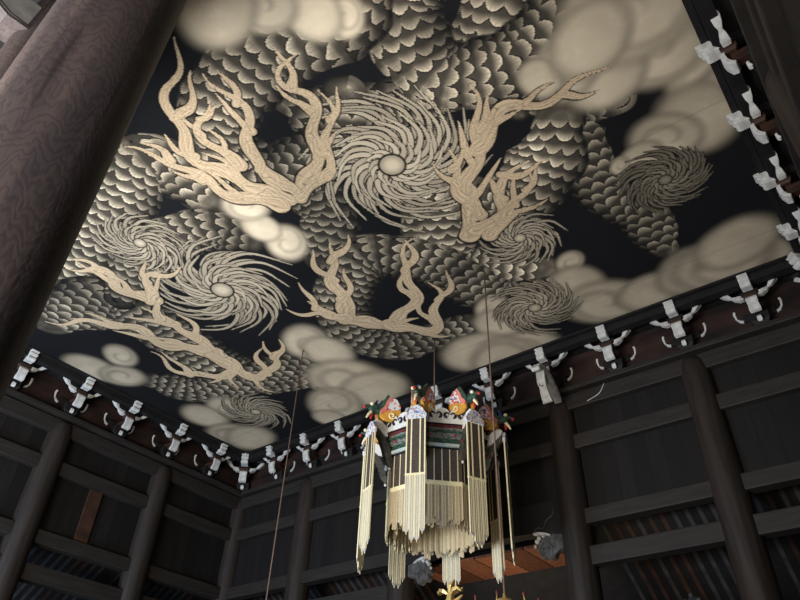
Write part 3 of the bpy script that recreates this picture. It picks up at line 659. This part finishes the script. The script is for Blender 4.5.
# ---- corner heads and streamers
def swirl(cx, cy, r, turns, n=22, s=1): return [(cx+s*r*(1-t*.8)*math.cos(PI+turns*2*PI*t), cy+r*(1-t*.8)*math.sin(PI+turns*2*PI*t)) for t in np.linspace(0,1,n)]
def corner(k):
    a = C8[k]; n = polar(1, a); ux = Vector((-n.y, n.x, 0)); Z = Vector((0,0,1)); R3 = Matrix((ux, n, Z)).transposed()
    P = lambda r, z, t=0: n*r+ux*t+Z*z
    # carved corner brace from the drum up to the streamer head
    b = MB().loft([P(.98,5.58), P(1.06,5.70), P(1.12,5.92), P(1.22,6.12), P(1.36,6.28), P(1.47,6.32)], [.10,.16,.15,.13,.13,.10], [.08,.14,.16,.14,.10,.06], ux).build('corner_brace', M['brace'], lan, bevel=.02)
    for r, z, q in ((1.03,5.55,.03), (1.07,5.66,.03)):
        m = MB().lathe([(.01,-q), (q*.8,-q*.6), (q,0), (q*.7,q*.7), (.01,q)], 10, P(r, z))
        m.build('white_claw', M['lwhite'], b)
    m = MB(); m.lathe([(.01,-.05), (.045,0), (.01,.05)], 10, P(1.13, 5.93, -.07)); m.build('maroon_curl', M['lmaroon'], b)
    m = MB().prism([(r, z) for r, z in ((1.10,6.20), (1.20,6.18), (1.33,6.30), (1.44,6.47), (1.38,6.53), (1.26,6.50), (1.14,6.40))], (0,0,0), n, Z, .10); m.build('scroll_wing', M['lwhite'], b, bevel=.02)
    # streamer
    RS_ = 1.47; st = thing('streamer'); st.parent = lan; st.location = P(RS_, 0)
    def L3(t, z, o=0): return ux*t+Z*z+n*o
    capp = [(-.20,6.16), (.20,6.16), (.215,6.24), (.17,6.30), (.13,6.38), (.06,6.43), (0,6.45), (-.06,6.43), (-.13,6.38), (-.17,6.30), (-.215,6.24)]
    MB().prism(capp, L3(0,0), ux, Z, .06).build('cap_plate', M['cap'], st, bevel=.012)
    zt, zs, zb = 6.18, 5.05, 4.06
    MB().box(L3(0,(zt+zs)/2), (.37,.012,zt-zs), R3).build('gauze', M['gauze'], st)
    for t in (-.175, -.085, .085, .175): MB().box(L3(t,(zt+zs)/2), (.026,.026,zt-zs), R3).build('gold_stripe', M['bead_edge'], st)
    MB().box(L3(0,zs), (.385,.034,.035), R3).build('gold_stripe', M['bead_edge'], st)
    for j, t in enumerate((-.141, -.047, .047, .141)):
        zz = zb-(.14 if j in (1,2) else 0); w = .044
        m = MB().prism([(t-w,zs), (t-w,zz), (t-w*.8,zz-.03), (t-w*.4,zz-.05), (t+w*.4,zz-.05), (t+w*.8,zz-.03), (t+w,zz), (t+w,zs)], L3(0,0), ux, Z, .014)
        for s in (-1, 1): m.box(L3(t+s*w*.86,(zs+zz)/2), (.014,.024,zs-zz), R3, 1)
        m.box(L3(t,(zs+zz)/2), (.008,.022,zs-zz), R3, 1)
        m.tube([L3(t,zz-.05), L3(t,zz-.09)], [.012,.006], 6, 1)
        m.build('bead_tail', [M['bead'], M['bead_edge']], st)
    # painted bird head with crest and swirl wing
    hd = thing('bird_head'); hd.parent = lan; hd.scale = (1,1,1); hd.location = Z*.07
    MB().loft([P(1.10,6.46), P(1.16,6.60), P(1.28,6.68), P(1.42,6.69), P(1.56,6.66)], [.10,.14,.15,.15,.10], [.14,.18,.17,.15,.10], ux).build('neck', M['lgreen'], hd, bevel=.04)
    m = MB().loft([P(1.53,6.70), P(1.62,6.71), P(1.645,6.675), P(1.66,6.62)], [.075,.065,.04,.02], [.055,.045,.035,.02], ux); m.build('upper_beak', M['lgreen'], hd, bevel=.015)
    m = MB().lathe([(.004,-.035), (.03,-.018), (.036,0), (.03,.018), (.004,.035)], 10, P(1.655, 6.665)); m.build('red_snout', M['lred'], hd)
    m = MB().loft([P(1.50,6.60), P(1.56,6.52), P(1.60,6.44)], [.07,.06,.03], [.06,.05,.03], ux); m.build('lower_beak', M['bead_edge'], hd, bevel=.01)
    m = MB().loft([P(1.49,6.56), P(1.50,6.48), P(1.50,6.43)], [.04,.04,.02], [.04,.04,.02], ux); m.build('tongue', M['lred'], hd)
    m = MB()
    for s in (-1, 1): m.lathe([(.004,-.04), (.035,-.02), (.042,0), (.035,.02), (.004,.04)], 10, P(1.52, 6.745, s*.065))
    m.build('eye', M['bead_edge'], hd)
    MB().loft([P(1.40,6.72), P(1.41,6.82), P(1.37,6.90)], [.06,.06,.02], [.07,.05,.02], ux).build('comb', M['lblue'], hd)
    for s in (-1, 1):
        nn = (n-ux*(s*.36)); O = ux*(s*(.07+.36*1.34))             # wings flare apart towards the drum
        q = nn.cross(Z).normalized(); q = q if q.dot(ux)*s > 0 else -q
        wing = [(1.00,6.44), (1.12,6.40), (1.26,6.42), (1.34,6.50), (1.34,6.60), (1.26,6.70), (1.22,6.82), (1.14,6.96), (1.02,6.90), (.94,6.74), (.93,6.56)]
        w = MB().prism(wing, O, nn, Z, .07).build('wing', M['lorange'], hd, bevel=.015)
        MB().prism([(.945,6.68), (1.06,6.66), (1.16,6.63), (1.27,6.62), (1.26,6.70), (1.22,6.82), (1.14,6.96), (1.02,6.90), (.94,6.74)], O+q*.012, nn, Z, .07).build('feather_band', M['feather'], w)
        MB().prism([(1.22,6.62), (1.32,6.54), (1.34,6.62), (1.26,6.72), (1.22,6.84), (1.15,6.97), (1.10,6.93), (1.18,6.78)], O+q*.02, nn, Z, .07).build('pink_band', M['lpink'], w)
        MB().prism([(1.14,6.96), (1.20,6.90), (1.27,6.73), (1.32,6.64), (1.36,6.70), (1.28,6.86), (1.20,7.01)], O, nn, Z, .08).build('green_tip', M['lgreen'], w)
        m = MB(); m.tube([O+q*.045+nn*x+Z*y for x, y in swirl(1.10, 6.53, .085, 1.25)], list(np.linspace(.012,.02,22)), 6); m.build('swirl', M['bead_edge'], w)
for k in range(8): corner(k)

# ------------------------------------------------------------------ cords and gilded ornaments
ca = MB().tube([(-10.12,8.94,9.0), (-10.12,8.94,FZ+.0)], .013, 8).build('hanging_rope', M['cord'])
tag(ca, 'thin brown rope hanging from the painted ceiling left of the lantern', 'rope', 'hanging ropes')
t = thing('gilded_canopy', (-5.0, 8.86, 2.22), 0, 'gilded dome canopy with red-tipped prongs hanging on a rope, bottom edge', 'canopy')
MB().tube([(0,0,6.78), (0,0,.5)], .015, 8).build('hanging_rope', M['cord'], t)
MB().lathe([(.36,-.05), (.37,.05), (.33,.20), (.24,.34), (.12,.43), (.03,.46), (.02,.52)], 32).build('dome', M['gold'], t)
for k in range(8):
    a = k*PI/4+.3; pr = MB().tube([polar(.34,a,.12), polar(.46,a,.18), polar(.50,a,.30), polar(.48,a,.38)], [.016,.014,.012,.009], 8).build('prong', M['gold'], t)
    MB().lathe([(.004,-.03), (.017,-.01), (.015,.02), (.004,.04)], 8, polar(.48,a,.40)).build('red_tip', M['lmaroon'], pr)
t = thing('gilded_finial', (-6.36, 9.50, FZ), 0, 'small gilded leaf finial on thin stems below the central lantern streamer', 'finial')
B = 4.40
m = MB()
for s in (-.05, .05): m.tube([(s,0,0), (s,0,B-.02)], .012, 8)
m.build('stem', M['gold'], t)
MB().lathe([(.3,0), (.3,.05), (.12,.12), (.05,.3), (.03,.35)], 20).build('foot', M['gold'], t)
m = MB(); m.loft([(-.20,0,B-.10), (-.08,-.02,B+.0), (.06,-.02,B+.10), (.24,0,B+.22)], [.05,.16,.18,.03], [.03,.07,.07,.02], (0,1,.3)); m.build('leaf', M['gold'], t, bevel=.015)
m = MB(); m.loft([(-.02,0,B+.04), (.0,0,B+.16), (.02,0,B+.28)], [.10,.13,.09], [.09,.11,.08], (0,1,0)); m.build('bud', M['gold'], t, bevel=.02)
for s in (-1, 1):
    m = MB(); m.loft([(s*.03,0,B+.26), (s*.10,0,B+.31), (s*.17,0,B+.33), (s*.22,0,B+.29), (s*.25,0,B+.34)], [.10,.16,.14,.07,.02], [.04,.06,.05,.04,.015], (0,1,0)); m.build('leaf', M['gold'], t, bevel=.012)
m = MB(); m.loft([(0,0,B+.28), (.05,-.03,B+.38), (.10,-.02,B+.47)], [.10,.12,.03], [.05,.06,.02], (0,1,0)); m.build('leaf', M['gold'], t, bevel=.012)

# ------------------------------------------------------------------ light: daylight through the front doors, an added fill for the close column, lamps over the altar
def area(name, loc, target, size, sizey, power, col):
    l = bpy.data.lights.new(name, 'AREA'); l.shape = 'RECTANGLE'; l.size = size; l.size_y = sizey; l.energy = power; l.color = col
    o = bpy.data.objects.new(name, l); COL.objects.link(o); o.location = loc
    o.rotation_euler = (Vector(target)-Vector(loc)).to_track_quat('-Z', 'Y').to_euler(); return o
area('door_and_fill_light', (-7.4, -3.2, .4), (-6.6, 3.0, 9), 5.0, 3.6, 2250, (1.0, .95, .87))
area('door_and_fill_light', (-12.8, -3.2, .3), (-15.5, 6, 5.0), 2.6, 3.4, 1500, (.52, .72, 1.0))
area('door_and_fill_light', (-.4, -3.4, .2), (-3, 1, 2.6), 1.6, 3.0, 430, (1.0, .92, .86))  # added fill lamp that brightens the close column from the camera side
area('altar_lamp', (-7.9, YB+.7, 2.4), (-7.9, YB+.5, 5), 1.6, 1.0, 40, (1.0, .80, .55))
w = bpy.data.worlds.new('sky'); SC.world = w; w.use_nodes = True
w.node_tree.nodes['Background'].inputs['Color'].default_value = (.55, .68, 1.0, 1); w.node_tree.nodes['Background'].inputs['Strength'].default_value = .12

# ------------------------------------------------------------------ camera
F = 666.765
RM = ((0.794020888485266, 0.6070804039387642, 0.03137215011145726), (-0.36040678053232716, 0.5116922462543554, -0.7799217894567987), (-0.48952812094443754, 0.6079674565934586, 0.6250902259097396))
cam = bpy.data.cameras.new('camera'); cam.sensor_width = 36; cam.lens = F*36/800; cam.clip_end = 200; cam.clip_start = .05
co = bpy.data.objects.new('camera', cam); COL.objects.link(co)
r, d, f = (Vector(v) for v in RM)
mw = Matrix((r, -d, -f)).transposed().to_4x4(); co.matrix_world = mw
SC.camera = co
for o in list(SC.objects):
    if o.parent is None: o.location.z += EYE
vs = SC.view_settings; vs.view_transform = 'Standard'; vs.look = 'None'; vs.exposure = 0.0; vs.gamma = 1; vs.use_curve_mapping = False
